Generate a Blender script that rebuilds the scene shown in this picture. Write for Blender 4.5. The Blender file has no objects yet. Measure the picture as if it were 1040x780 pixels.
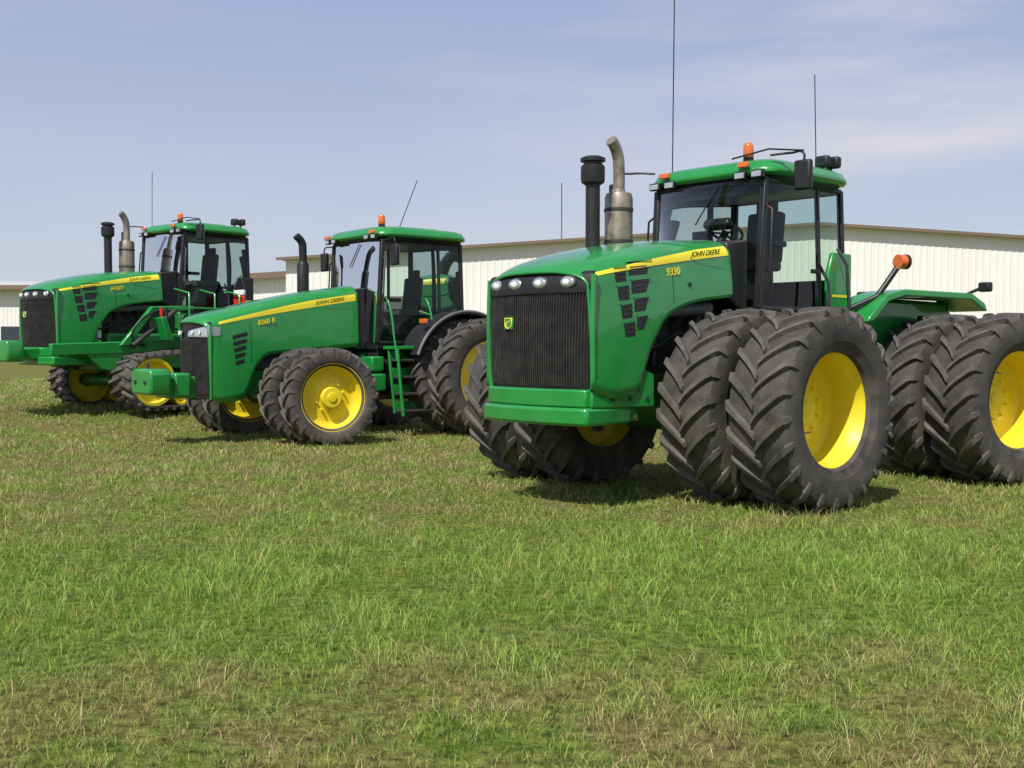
import bpy, math, random
import numpy as np
from mathutils import Vector, Matrix
random.seed(7); np.random.seed(7)
scene=bpy.context.scene
COL=scene.collection
# ------------------------------------------------------------------ camera
F=1098.0; CAMH=1.6
cd=bpy.data.cameras.new("camera"); cam=bpy.data.objects.new("camera",cd); COL.objects.link(cam)
cd.sensor_width=36; cd.lens=36*F/1040; cd.clip_end=3000; cd.clip_start=.05
cam.location=(0,0,CAMH); cam.rotation_euler=(math.radians(90)-math.atan((390-349)/F),0,0)
scene.camera=cam
scene.view_settings.view_transform='Standard'; scene.view_settings.look='None'; scene.view_settings.exposure=0

# ------------------------------------------------------------------ materials
def newmat(name):
    m=bpy.data.materials.new(name); m.use_nodes=True
    nt=m.node_tree; b=nt.nodes["Principled BSDF"]
    return m,nt,b
def noise(nt,scale,detail=4,coord='Object',rough=.6,vecscale=None):
    tc=nt.nodes.new("ShaderNodeTexCoord"); n=nt.nodes.new("ShaderNodeTexNoise")
    n.inputs["Scale"].default_value=scale; n.inputs["Detail"].default_value=detail; n.inputs["Roughness"].default_value=rough
    if vecscale:
        mp=nt.nodes.new("ShaderNodeMapping"); mp.inputs["Scale"].default_value=vecscale
        nt.links.new(tc.outputs[coord],mp.inputs[0]); nt.links.new(mp.outputs[0],n.inputs["Vector"])
    else: nt.links.new(tc.outputs[coord],n.inputs["Vector"])
    return n
def ramp(nt,inp,stops):
    r=nt.nodes.new("ShaderNodeValToRGB"); e=r.color_ramp.elements
    while len(e)<len(stops): e.new(.5)
    for i,(p,c) in enumerate(stops):
        e[i].position=p; e[i].color=(c[0],c[1],c[2],1)
    nt.links.new(inp,r.inputs[0]); return r
def paint(name,c1,c2,rough=.35,coat=.0,metal=0,scale=3,lo=.35,hi=.7,bump=0,bscale=60,dust=0,dustc=(.20,.17,.12),dz=None):
    m,nt,b=newmat(name)
    n=noise(nt,scale); r=ramp(nt,n.outputs[0],[(lo,c1),(hi,c2)])
    col=r.outputs[0]
    if dust:
        nd=noise(nt,2.3,7,rough=.7); rd=ramp(nt,nd.outputs[0],[(.42,(0,0,0)),(.75,(dust,dust,dust))]); fac=rd.outputs[0]
        if dz:
            tc=nt.nodes.new("ShaderNodeTexCoord"); sp=nt.nodes.new("ShaderNodeNewGeometry"); sx=nt.nodes.new("ShaderNodeSeparateXYZ"); nt.links.new(sp.outputs["Position"],sx.inputs[0])
            mr0=nt.nodes.new("ShaderNodeMapRange"); mr0.inputs[1].default_value=dz; mr0.inputs[2].default_value=0; mr0.inputs[3].default_value=.15; mr0.inputs[4].default_value=1.6; nt.links.new(sx.outputs[2],mr0.inputs[0])
            mu=nt.nodes.new("ShaderNodeMath"); mu.operation='MULTIPLY'; mu.use_clamp=True; nt.links.new(fac,mu.inputs[0]); nt.links.new(mr0.outputs[0],mu.inputs[1]); fac=mu.outputs[0]
        mx=nt.nodes.new("ShaderNodeMix"); mx.data_type='RGBA'; nt.links.new(fac,mx.inputs[0]); nt.links.new(col,mx.inputs[6]); mx.inputs[7].default_value=(*dustc,1); col=mx.outputs[2]
    nt.links.new(col,b.inputs["Base Color"])
    b.inputs["Metallic"].default_value=metal
    if coat: 
        b.inputs["Coat Weight"].default_value=coat; b.inputs["Coat Roughness"].default_value=.06
    n2=noise(nt,scale*5,6)
    mr=nt.nodes.new("ShaderNodeMapRange"); mr.inputs[1].default_value=.3; mr.inputs[2].default_value=.75
    mr.inputs[3].default_value=max(rough-.07,0.03); mr.inputs[4].default_value=min(rough+.15,1)
    nt.links.new(n2.outputs[0],mr.inputs[0]); nt.links.new(mr.outputs[0],b.inputs["Roughness"])
    if bump:
        n3=noise(nt,bscale,5); bp=nt.nodes.new("ShaderNodeBump"); bp.inputs["Strength"].default_value=bump; bp.inputs["Distance"].default_value=.01
        nt.links.new(n3.outputs[0],bp.inputs["Height"]); nt.links.new(bp.outputs[0],b.inputs["Normal"])
    return m
GREEN=paint("green_paint",(.009,.225,.036),(.014,.265,.045),.28,.8,dust=.10,dz=1.8)
DGREEN=paint("frame_green_paint",(.010,.15,.028),(.025,.18,.04),.45,.2,scale=6,dust=.35,dz=1.5)
YEL=paint("yellow_paint",(.80,.62,.014),(.87,.70,.025),.42,.15,dust=.22,dz=1.9,dustc=(.32,.25,.12))
YSTR=paint("stripe_yellow",(.86,.72,.03),(.89,.75,.04),.4)
RUB=paint("tire_rubber",(.030,.028,.027),(.085,.078,.070),.85,scale=5,lo=.3,hi=.8,bump=.4,bscale=40,dust=.55,dz=1.6,dustc=(.19,.165,.13))
LUG=paint("tread_rubber",(.040,.038,.036),(.13,.118,.105),.85,scale=6,lo=.3,hi=.75,bump=.4,bscale=40,dust=.45,dz=1.6,dustc=(.22,.19,.15))
BLK=paint("black_plastic",(.010,.010,.011),(.020,.020,.020),.42)
BLK2=paint("dark_metal",(.022,.022,.022),(.055,.052,.048),.6,scale=8)
GREY=paint("grey_plastic",(.10,.10,.105),(.14,.14,.14),.55)
SEAT=paint("seat_fabric",(.045,.045,.04),(.07,.068,.06),.9)
RUST=paint("exhaust_steel",(.20,.165,.13),(.42,.37,.31),.42,metal=.55,scale=6,dust=.4,dustc=(.16,.09,.05))
CHROME=paint("lamp_chrome",(.4,.4,.4),(.5,.5,.5),.2,metal=.9)
WHT=paint("white_decal",(.75,.75,.75),(.8,.8,.8),.4)
RED=paint("red_lens",(.5,.02,.015),(.6,.03,.02),.25)
TEXTG=paint("lettering_green",(.01,.10,.02),(.012,.12,.02),.5)
m,nt,b=newmat("amber_lens"); b.inputs["Base Color"].default_value=(.70,.14,.01,1); b.inputs["Roughness"].default_value=.15; b.inputs["Coat Weight"].default_value=1; AMB=m
m,nt,b=newmat("headlamp_lens"); b.inputs["Base Color"].default_value=(.50,.52,.55,1); b.inputs["Roughness"].default_value=.08; b.inputs["Metallic"].default_value=.5; b.inputs["Coat Weight"].default_value=1; LENS=m
m=bpy.data.materials.new("cab_glass"); m.use_nodes=True; nt=m.node_tree; nt.nodes.clear()
o=nt.nodes.new("ShaderNodeOutputMaterial"); mx=nt.nodes.new("ShaderNodeMixShader"); tr=nt.nodes.new("ShaderNodeBsdfTransparent"); gl=nt.nodes.new("ShaderNodeBsdfGlossy"); fr=nt.nodes.new("ShaderNodeFresnel")
tr.inputs[0].default_value=(.76,.86,.81,1); gl.inputs["Roughness"].default_value=.015; fr.inputs[0].default_value=1.38
nt.links.new(fr.outputs[0],mx.inputs[0]); nt.links.new(tr.outputs[0],mx.inputs[1]); nt.links.new(gl.outputs[0],mx.inputs[2]); nt.links.new(mx.outputs[0],o.inputs[0]); GLASS=m

# ------------------------------------------------------------------ mesh helpers
def link(o,parent): 
    COL.objects.link(o); 
    if parent is not None: o.parent=parent
    return o
def mkmesh(name,v,f,mat,smooth=True,angle=35):
    me=bpy.data.meshes.new(name); me.from_pydata([tuple(p) for p in v],[],f); me.validate()
    import bmesh
    bm=bmesh.new(); bm.from_mesh(me); bmesh.ops.recalc_face_normals(bm,faces=bm.faces); bm.to_mesh(me); bm.free()
    if isinstance(mat,(list,tuple)):
        for q in mat: me.materials.append(q)
    else: me.materials.append(mat)
    if smooth:
        me.polygons.foreach_set("use_smooth",[True]*len(me.polygons))
        try: me.set_sharp_from_angle(angle=math.radians(angle))
        except Exception: pass
    return me
def obj(name,me,parent,loc=(0,0,0),rot=(0,0,0)):
    o=bpy.data.objects.new(name,me); o.location=loc; o.rotation_euler=rot; return link(o,parent)
def add(name,v,f,mat,parent,smooth=True,bevel=0,angle=35):
    o=obj(name,mkmesh(name,v,f,mat,smooth,angle),parent)
    if bevel:
        md=o.modifiers.new("b","BEVEL"); md.width=bevel; md.segments=2; md.limit_method='ANGLE'; md.angle_limit=math.radians(30); md.harden_normals=False
    return o
BOXF=[(0,1,3,2),(4,6,7,5),(0,4,5,1),(2,3,7,6),(0,2,6,4),(1,5,7,3)]
def boxv(c,s):
    return [(c[0]+i*s[0]/2,c[1]+j*s[1]/2,c[2]+k*s[2]/2) for i in(-1,1) for j in(-1,1) for k in(-1,1)]
def box(name,x0,x1,y0,y1,z0,z1,mat,parent,bevel=.012,rot=None):
    c=Vector(((x0+x1)/2,(y0+y1)/2,(z0+z1)/2)); s=(x1-x0,y1-y0,z1-z0)
    o=add(name,boxv((0,0,0),s),BOXF,mat,parent,True,min(bevel,min(abs(q) for q in s)*.3)); o.location=c
    if rot: o.rotation_euler=rot
    return o
def prism(name,pts,y0,y1,mat,parent,bevel=.015,axis='y'):
    n=len(pts)
    if axis=='y': v=[(p[0],y0,p[1]) for p in pts]+[(p[0],y1,p[1]) for p in pts]
    elif axis=='z': v=[(p[0],p[1],y0) for p in pts]+[(p[0],p[1],y1) for p in pts]
    else: v=[(y0,p[0],p[1]) for p in pts]+[(y1,p[0],p[1]) for p in pts]
    f=[tuple(range(n)),tuple(range(2*n-1,n-1,-1))]+[(i,(i+1)%n,(i+1)%n+n,i+n) for i in range(n)]
    return add(name,v,f,mat,parent,True,bevel)
def cyl(name,p1,p2,r1,mat,parent,r2=None,n=24):
    if r2 is None: r2=r1
    p1=Vector(p1);p2=Vector(p2);d=(p2-p1).normalized()
    a=d.orthogonal().normalized(); b=d.cross(a)
    v=[];f=[]
    for p,r in((p1,r1),(p2,r2)):
        for i in range(n):
            t=2*math.pi*i/n; v.append(p+(a*math.cos(t)+b*math.sin(t))*r)
    f=[(i,(i+1)%n,(i+1)%n+n,i+n) for i in range(n)]+[tuple(range(n)),tuple(range(n,2*n))]
    return add(name,v,f,mat,parent)
def tube(name,pts,r,mat,parent,cyclic=False,smooth=False):
    c=bpy.data.curves.new(name,'CURVE'); c.dimensions='3D'; c.bevel_depth=r; c.bevel_resolution=3; c.use_fill_caps=True
    if smooth:
        s=c.splines.new('BEZIER'); s.bezier_points.add(len(pts)-1)
        for q,p in zip(s.bezier_points,pts): q.co=p; q.handle_left_type=q.handle_right_type='AUTO'
        c.resolution_u=8
    else:
        s=c.splines.new('POLY'); s.points.add(len(pts)-1)
        for q,p in zip(s.points,pts): q.co=(*p,1)
    s.use_cyclic_u=cyclic
    c.materials.append(mat); o=bpy.data.objects.new(name,c); return link(o,parent)
def lathe_vf(prof,n=48,cx=0,cz=0):
    v=[];f=[];m=len(prof)
    for i in range(n):
        t=2*math.pi*i/n
        for r,w in prof: v.append((r*math.sin(t)+cx,w,r*math.cos(t)+cz))
    for i in range(n):
        for j in range(m-1):
            a=i*m+j;b=((i+1)%n)*m+j; f.append((a,a+1,b+1,b))
    return v,f
def vlathe(name,prof,loc,mat,parent,n=24):
    v=[];f=[];m=len(prof)
    for i in range(n):
        t=2*math.pi*i/n
        for r,z in prof: v.append((r*math.cos(t),r*math.sin(t),z))
    for i in range(n):
        for j in range(m-1):
            a=i*m+j;b=((i+1)%n)*m+j; f.append((a,a+1,b+1,b))
    o=add(name,v,f,mat,parent); o.location=loc; return o
def slab(name,cx,cy,hx,hy,rings,mat,parent,n=6,seg=48):
    v=[];f=[]
    for z,sc,dx in rings:
        for i in range(seg):
            t=2*math.pi*i/seg; c,s=math.cos(t),math.sin(t)
            v.append((cx+dx+(hx-(1-sc))*abs(c)**(2/n)*(1 if c>=0 else -1),cy+(hy-(1-sc))*abs(s)**(2/n)*(1 if s>=0 else -1),z))
    for k in range(len(rings)-1):
        for i in range(seg):
            a=k*seg+i;b=k*seg+(i+1)%seg; f.append((a,b,b+seg,a+seg))
    f.append(tuple(range(seg))); f.append(tuple(range((len(rings)-1)*seg,len(rings)*seg)))
    return add(name,v,f,mat,parent,angle=50)
def text(name,s,size,loc,mat,parent,tilt=0,lean=0,extr=.002,shear=0):
    c=bpy.data.curves.new(name,'FONT'); c.body=s; c.size=size; c.extrude=extr; c.shear=shear; c.offset=size*.012
    c.materials.append(mat)
    o=bpy.data.objects.new(name,c); link(o,parent)
    M=Matrix(((-1,0,0),(0,0,1),(0,1,0))).to_4x4()
    o.matrix_local=Matrix.Translation(loc)@Matrix.Rotation(-lean,4,'X')@Matrix.Rotation(tilt,4,'Y')@M
    return o
def herm(xs,ys):
    xs=list(xs);ys=list(ys);n=len(xs);m=[]
    for i in range(n):
        if i==0: m.append((ys[1]-ys[0])/(xs[1]-xs[0]))
        elif i==n-1: m.append((ys[-1]-ys[-2])/(xs[-1]-xs[-2]))
        else:
            a=(ys[i]-ys[i-1])/(xs[i]-xs[i-1]); b=(ys[i+1]-ys[i])/(xs[i+1]-xs[i])
            m.append(0 if a*b<=0 else 2*a*b/(a+b))
    def f(x):
        x=min(max(x,xs[0]),xs[-1]); i=0
        while i<n-2 and x>xs[i+1]: i+=1
        h=xs[i+1]-xs[i]; t=(x-xs[i])/h
        return (2*t**3-3*t*t+1)*ys[i]+(t**3-2*t*t+t)*h*m[i]+(-2*t**3+3*t*t)*ys[i+1]+(t**3-t*t)*h*m[i+1]
    return f
class Hood:
    def __init__(s,x0,L,hw,zb,zs,zt,bulge=.1,n=3.0):
        s.x0=x0;s.L=L;s.hw=herm(*hw);s.zb=herm(*zb);s.zs=herm(*zs);s.zt=herm(*zt);s.bulge=bulge;s.n=n
    def X(s,t,y):
        hw=s.hw(t); return s.x0-t+s.bulge*(1-min(1,abs(y)/hw)**2.2)*max(0,1-t/.6)
    def pz(s,t,z):
        hw=s.hw(t);zb=s.zb(t);zs=s.zs(t);zt=s.zt(t)
        if z<=zs: u=(z-zb)/max(zs-zb,1e-4); y=hw*(1-.05*max(u,0)**2)
        else:
            q=min((z-zs)/(zt-zs),1); th=math.asin(min(1,q**(s.n/2))); y=hw*.95*max(math.cos(th),0)**(2/s.n)
        return Vector((s.X(t,y),y,z))
    def section(s,t,m=10,k=14):
        hw=s.hw(t);zb=s.zb(t);zs=s.zs(t);zt=s.zt(t); P=[]
        for i in range(m): 
            u=i/m; y=hw*(1-.05*u*u); P.append((s.X(t,y),y,zb+(zs-zb)*u))
        for i in range(k+1):
            th=math.pi/2*i/k; y=hw*.95*max(math.cos(th),0)**(2/s.n); z=zs+(zt-zs)*math.sin(th)**(2/s.n)
            P.append((s.X(t,y),y,z))
        return P+[(p[0],-p[1],p[2]) for p in P[-2::-1]]
    def build(s,name,mat,parent,N=44):
        v=[];f=[]
        for i in range(N+1):
            t=s.L*(i/N)**1.3; sec=s.section(t); m=len(sec); v+=sec
        for i in range(N):
            for j in range(m-1):
                a=i*m+j; f.append((a,a+1,a+m+1,a+m))
        f.append(tuple(range(N*m,N*m+m)))
        o=add(name,v,f,mat,parent,angle=60)
        md=o.modifiers.new("s","SOLIDIFY"); md.thickness=.025; md.offset=-1
        return o
    def patch(s,name,t0,t1,z0,z1,mat,parent,off=.004,nt=16,nz=5,side=1):
        g0=z0 if callable(z0) else (lambda t:z0); g1=z1 if callable(z1) else (lambda t:z1)
        tf0=t0 if callable(t0) else (lambda q:t0); tf1=t1 if callable(t1) else (lambda q:t1)
        v=[];f=[]
        for i in range(nt+1):
            for j in range(nz+1):
                q=j/nz; t=tf0(q)+(tf1(q)-tf0(q))*i/nt
                z=g0(t)+(g1(t)-g0(t))*q; z=min(z,s.zt(t)-.001)
                p=s.pz(t,z); e=1e-3
                d1=s.pz(t+e,z)-p; d2=s.pz(t,z-e)-p; nn=d2.cross(d1)
                if nn.length<1e-12: nn=Vector((0,1,0))
                nn.normalize()
                if nn.y<-.05: nn=-nn
                p=p+nn*off; v.append((p.x,p.y*side,p.z))
        for i in range(nt):
            for j in range(nz):
                a=i*(nz+1)+j; f.append((a,a+1,a+nz+2,a+nz+1))
        return add(name,v,f,mat,parent,angle=60)

# ------------------------------------------------------------------ wheels
def tire_mesh(name,R,W,rim,nl,lugh=.05,skew=.30,lt=.026):
    Rb=R-lugh; h=Rb-rim
    half=[(rim-.01,.36),(rim+.015,.42),(rim+.05,.43),(rim+.25*h,.475),(rim+.27*h,.482),(rim+.30*h,.482),(rim+.32*h,.484),(rim+.5*h,.5),(rim+.72*h,.497),(rim+.9*h,.465),(Rb-.012,.41),(Rb,.25),(Rb+.004,0)]
    prof=[(r,w*W) for r,w in half]+[(r,-w*W) for r,w in half[-2::-1]]
    v,f=lathe_vf(prof,72); mi=[0]*len(f)
    hw=.47*W
    for side in(1,-1):
        for k in range(nl):
            ph0=2*math.pi*(k+(0 if side==1 else .5))/nl
            secs=[]
            for t in (0,.2,.4,.6,.8,.93):
                w=-.012+t*(hw+.012); rt=R-.012*t*t-(.004 if t==0 else 0); rb=Rb-.03
                a=lt*(.85+.35*t); secs.append((w,ph0-skew/R*(t**.8),rt,rb,a,a*1.5,0))
            e=skew/R
            secs.append((hw+.004,ph0-e*1.03,R-.035,Rb-.06,lt*1.2,lt*1.7,1))
            secs.append((.5*W+.008,ph0-e*1.07,R-.10,Rb-.10,lt*1.15,lt*1.5,1))
            secs.append((.5*W+.002,ph0-e*1.10,R-.17,Rb-.14,lt*.8,lt*1.1,1))
            n0=len(v)
            for (w,ph,rt,rb,a,ab,m2) in secs:
                wi = w if not m2 else w-.05
                for (r,da,ww) in ((rb,-ab,wi),(rt,-a,w),(rt,a,w),(rb,ab,wi)):
                    q=ph+da/r; v.append((r*math.sin(q),side*ww,r*math.cos(q)))
            for s_ in range(len(secs)-1):
                b0=n0+s_*4
                for j in range(3): f.append((b0+j,b0+j+1,b0+j+5,b0+j+4)); mi.append(1)
            f.append((n0,n0+1,n0+2,n0+3)); mi.append(1)
            l=n0+(len(secs)-1)*4; f.append((l,l+1,l+2,l+3)); mi.append(1)
    me=mkmesh(name,v,f,[RUB,LUG],True,32)
    me.polygons.foreach_set("material_index",mi); return me
def rim_mesh(name,rim,W,disc,hubr=.2,hubw=.05,nb=10,boltr=.15):
    hw=.40*W
    prof=[(rim+.012,hw-.012),(rim+.03,hw+.002),(rim+.028,hw+.012),(rim+.004,hw+.006),(rim-.012,hw-.02),(rim-.016,hw-.07),(rim-.05,hw-.11),(rim-.055,.0),(rim-.05,-hw+.1),(rim-.016,-hw+.07),(rim-.01,-hw+.02),(rim+.03,-hw)]
    v,f=lathe_vf(prof,64)
    d=disc
    prof=[(rim-.052,d+.03),(rim-.09,d+.012),(rim*.72,d-.005),(rim*.5,d+.035),(hubr+.05,d+.04),(hubr+.02,d+.045),(hubr,d+.045),(hubr*.97,d+.045+hubw),(hubr*.9,d+.055+hubw),(hubr*.45,d+.055+hubw),(hubr*.42,d+.075+hubw),(0.001,d+.08+hubw)]
    v2,f2=lathe_vf(prof,64); n=len(v); v+=v2; f+=[tuple(i+n for i in q) for q in f2]
    mi=[0]*len(f)
    for k in range(nb):
        a=2*math.pi*k/nb; cx=boltr*math.sin(a);cz=boltr*math.cos(a)
        w0=d+.03; w1=d+.075
        v2,f2=lathe_vf([(.018,w0),(.018,w1),(.001,w1)],6,cx,cz); n=len(v); v+=v2; f+=[tuple(i+n for i in q) for q in f2]
    return mkmesh(name,v,f,YEL,True,40)
T9=tire_mesh("tire_9",.99,.66,.56,22)
R9=rim_mesh("rim_9",.57,.66,-.15,.17,.02,10,.24)
R9in=rim_mesh("rim_9in",.57,.66,.05,.17,.02,10,.24)
T8f=tire_mesh("tire_8f",.78,.40,.50,21,.042,.23,.022)
R8f=rim_mesh("rim_8f",.51,.40,-.03,.165,.10,10,.235)
T8r=tire_mesh("tire_8r",1.03,.50,.62,24,.05,.27,.024)
R8r=rim_mesh("rim_8r",.62,.50,-.08,.17,.05,10,.24)
def wheel(parent,x,y,side,tm,rm,R,spin=None,steer=0,z=0):
    sp=random.random()*6 if spin is None else spin
    e=bpy.data.objects.new("wheel",None); link(e,parent); e.location=(x,y,R-.02+z); e.rotation_euler=(0,0,steer)
    obj("tire",tm,e,rot=(0,sp,0))
    obj("rim",rm,e,rot=(0,0,0 if side>0 else math.pi))
    s=side; rr=.515 if tm is T9 else (.46 if tm is T8f else .57); W=.66 if tm is T9 else .45
    cyl("valve_stem",(rr*math.sin(sp),s*.36*W,rr*math.cos(sp)),((rr-.03)*math.sin(sp),s*(.36*W+.05),(rr-.03)*math.cos(sp)),.008,BLK2,e,n=8)
    return e

# ------------------------------------------------------------------ common cab
def pillar(name,p0,p1,w,mat,parent):
    p0=Vector(p0);p1=Vector(p1); v=[]
    for p in(p0,p1):
        for i,j in((-1,-1),(1,-1),(1,1),(-1,1)): v.append((p.x+i*w/2,p.y+j*w/2,p.z))
    return add(name,v,[(0,1,2,3),(4,7,6,5),(0,4,5,1),(1,5,6,2),(2,6,7,3),(3,7,4,0)],mat,parent,True,w*.2)
def quad(name,pts,mat,parent,bulge=0,n=8):
    P=[Vector(p) for p in pts]; v=[];f=[]
    nn=(P[1]-P[0]).cross(P[3]-P[0]).normalized()
    for i in range(n+1):
        for j in range(n+1):
            a=i/n;b=j/n
            p=(P[0]*(1-a)+P[1]*a)*(1-b)+(P[3]*(1-a)+P[2]*a)*b
            v.append(p+nn*bulge*(1-(2*a-1)**2)*(1-(2*b-1)**2*.5))
    for i in range(n):
        for j in range(n):
            k=i*(n+1)+j; f.append((k,k+1,k+n+2,k+n+1))
    return add(name,v,f,mat,parent,angle=80)
def seat(parent,x,z):
    box("seat_cushion",x-.25,x+.25,-.25,.25,z,z+.13,SEAT,parent,.05)
    o=box("seat_backrest",x-.32,x-.19,-.24,.24,z+.1,z+.72,SEAT,parent,.05,); o.rotation_euler=(0,-.12,0)
    box("seat_headrest",x-.34,x-.26,-.14,.14,z+.70,z+.86,SEAT,parent,.04)
    box("seat_armrest",x-.2,x+.22,-.36,-.27,z+.28,z+.35,BLK,parent,.02)
    box("seat_armrest_2",x-.2,x+.12,.27,.35,z+.28,z+.35,BLK,parent,.02)
    box("seat_base",x-.18,x+.18,-.18,.18,z-.35,z,BLK,parent,.02)
def steering(parent,x,z):
    e=bpy.data.objects.new("steering",None); link(e,parent); e.location=(x,0,z); e.rotation_euler=(0,-.6,0)
    pts=[(.2*math.cos(t),.2*math.sin(t),0) for t in np.linspace(0,2*math.pi,28,endpoint=False)]
    tube("steering_wheel",pts,.016,BLK,e,True)
    tube("steering_spoke",[(-.2,0,0),(0,0,-.03),(.2,0,0)],.012,BLK,e); tube("steering_spoke_2",[(0,.2,0),(0,0,-.03),(0,-.2,0)],.012,BLK,e)
    cyl("steering_column",(0,0,-.02),(.05,0,-.6),.045,BLK,e)
    box("dash_display",.1,.22,-.18,.18,-.08,.03,BLK,e,.03)
def cab(parent,xf,xr,hy,z0,zr,roofz,bpx,ovf=.12,ovr=.16):
    w=.065; hyt=hy*.95; xft=xf-.10; xrt=xr+.03
    for s,nm in((1,"near"),(-1,"far")):
        pillar("front_pillar_"+nm,(xf,s*hy*.93,z0),(xft,s*hyt,zr),w+.01,BLK,parent)
        pillar("rear_pillar_"+nm,(xr,s*hy,z0),(xrt,s*hyt,zr),w,BLK,parent)
        pillar("door_pillar_"+nm,(bpx,s*hy*1.005,z0),(bpx+.02,s*hyt,zr),w*.75,BLK,parent)
        quad("door_glass_"+nm,[(xf-.03,s*(hy*.93+.02),z0+.02),(bpx,s*(hy+.02),z0+.02),(bpx,s*(hyt+.01),zr),(xft-.02,s*(hyt+.01),zr)][::s],GLASS,parent,.02)
        quad("side_glass_"+nm,[(bpx,s*(hy+.015),z0+.02),(xr,s*(hy+.01),z0+.02),(xrt,s*(hyt+.01),zr),(bpx,s*(hyt+.01),zr)][::s],GLASS,parent,.01)
        tube("door_sill_"+nm,[(xf,s*hy*.93,z0),(bpx,s*hy,z0),(xr,s*hy,z0)],.035,BLK,parent)
        tube("door_header_"+nm,[(xft,s*hyt,zr-.01),(xrt,s*hyt,zr-.01)],.035,BLK,parent)
        tube("grab_rail_"+nm,[(xf+.0,s*(hy+.06),z0+.15),(xf+.0,s*(hy+.09),z0+.2),(xft+.03,s*(hy+.08),zr-.35),(xft+.02,s*(hy+.0),zr-.3)],.014,BLK,parent)
        box("door_handle_"+nm,bpx+.06,bpx+.22,s*(hy+.03)-.015,s*(hy+.03)+.015,z0+.42,z0+.47,BLK,parent,.008)
    quad("windshield",[(xf+.01,-hy*.93,z0),(xf+.01,hy*.93,z0),(xft+.01,hyt,zr),(xft+.01,-hyt,zr)],GLASS,parent,.05)
    quad("rear_glass",[(xr-.01,hy,z0+.35),(xr-.01,-hy,z0+.35),(xrt-.01,-hyt,zr),(xrt-.01,hyt,zr)],GLASS,parent,.03)
    box("rear_bulkhead",xr-.02,xr+.05,-hy,hy,z0-.02,z0+.38,BLK,parent,.01)
    box("cab_floor",xr,xf,-hy*.92,hy*.92,z0-.12,z0+.02,BLK,parent,.02)
    tube("windshield_header",[(xft,-hyt,zr-.01),(xft,hyt,zr-.01)],.035,BLK,parent)
    tube("rear_header",[(xrt,-hyt,zr-.01),(xrt,hyt,zr-.01)],.035,BLK,parent)
    tube("wiper",[(xft+.06,.15,zr-.05),(xft+.1,-.12,zr-.45)],.008,BLK,parent)
    box("sun_visor",xft-.06,xft-.03,-.5,.5,zr-.16,zr-.02,BLK,parent,.01)
    f0=xft+ovf; r0=xrt-ovr; cx=(f0+r0)/2; hx=(f0-r0)/2; hyr=hy+.13
    slab("roof_liner",cx,0,hx-.05,hyr-.05,[(zr-.03,.92,0),(zr+.05,1,0)],BLK,parent)
    t=roofz-zr
    slab("cab_roof",cx,0,hx,hyr,[(zr+.04,.97,0),(zr+.07,1,0),(zr+t*.45,1.0,0),(zr+t*.52,.985,0),(zr+t*.75,.96,0),(zr+t*.93,.87,0),(zr+t,.72,0),(zr+t+.012,.45,0)],GREEN,parent)
    slab("roof_hatch",cx-.1,0,hx-.45,hyr-.4,[(zr+t,1,0),(zr+t+.03,.98,0),(zr+t+.035,.93,0)],GREEN,parent)
    for yy in(-hyr+.2,-hyr+.42,hyr-.42,hyr-.2):
        box("roof_lamp",cx+hx-.05,cx+hx+.02,yy-.075,yy+.075,zr-.0,zr+.085,BLK,parent,.01)
        box("roof_lamp_lens",cx+hx+.018,cx+hx+.026,yy-.06,yy+.06,zr+.01,zr+.07,LENS,parent,.004)
    seat(parent,(xf+xr)/2-.12,z0+.48)
    steering(parent,xf-.42,z0+.92)
    box("side_console",(xf+xr)/2-.4,(xf+xr)/2+.3,-.62,-.4,z0+.3,z0+.62,GREY,parent,.03)
    box("control_display",(xf+xr)/2+.2,(xf+xr)/2+.25,-.62,-.38,z0+.75,z0+.97,BLK,parent,.01)
    return cx,hx,hyr
def beacon(parent,x,y,z,s=1):
    vlathe("beacon_base",[(0,0),(.055*s,0),(.055*s,.05*s),(0,.05*s)],(x,y,z),BLK,parent)
    vlathe("beacon_lens",[(.05*s,.05*s),(.058*s,.07*s),(.055*s,.17*s),(.035*s,.2*s),(0,.205*s)],(x,y,z),AMB,parent)
def mirror(parent,x0,y0,x,y,z,w=.2,h=.32):
    tube("mirror_arm",[(x0,y0,z+h*.75),(x-.02,(y0+y)/2,z+h*.8),(x,y,z+h*.72),(x,y,z+h*.4)],.013,BLK,parent,smooth=True)
    box("side_mirror",x-.04,x+.04,y-w/2,y+w/2,z-h*.5,z+h*.5,BLK,parent,.03)
    box("mirror_glass",x-.047,x-.041,y-w/2+.02,y+w/2-.02,z-h*.45,z+h*.45,CHROME,parent,.002)

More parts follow.
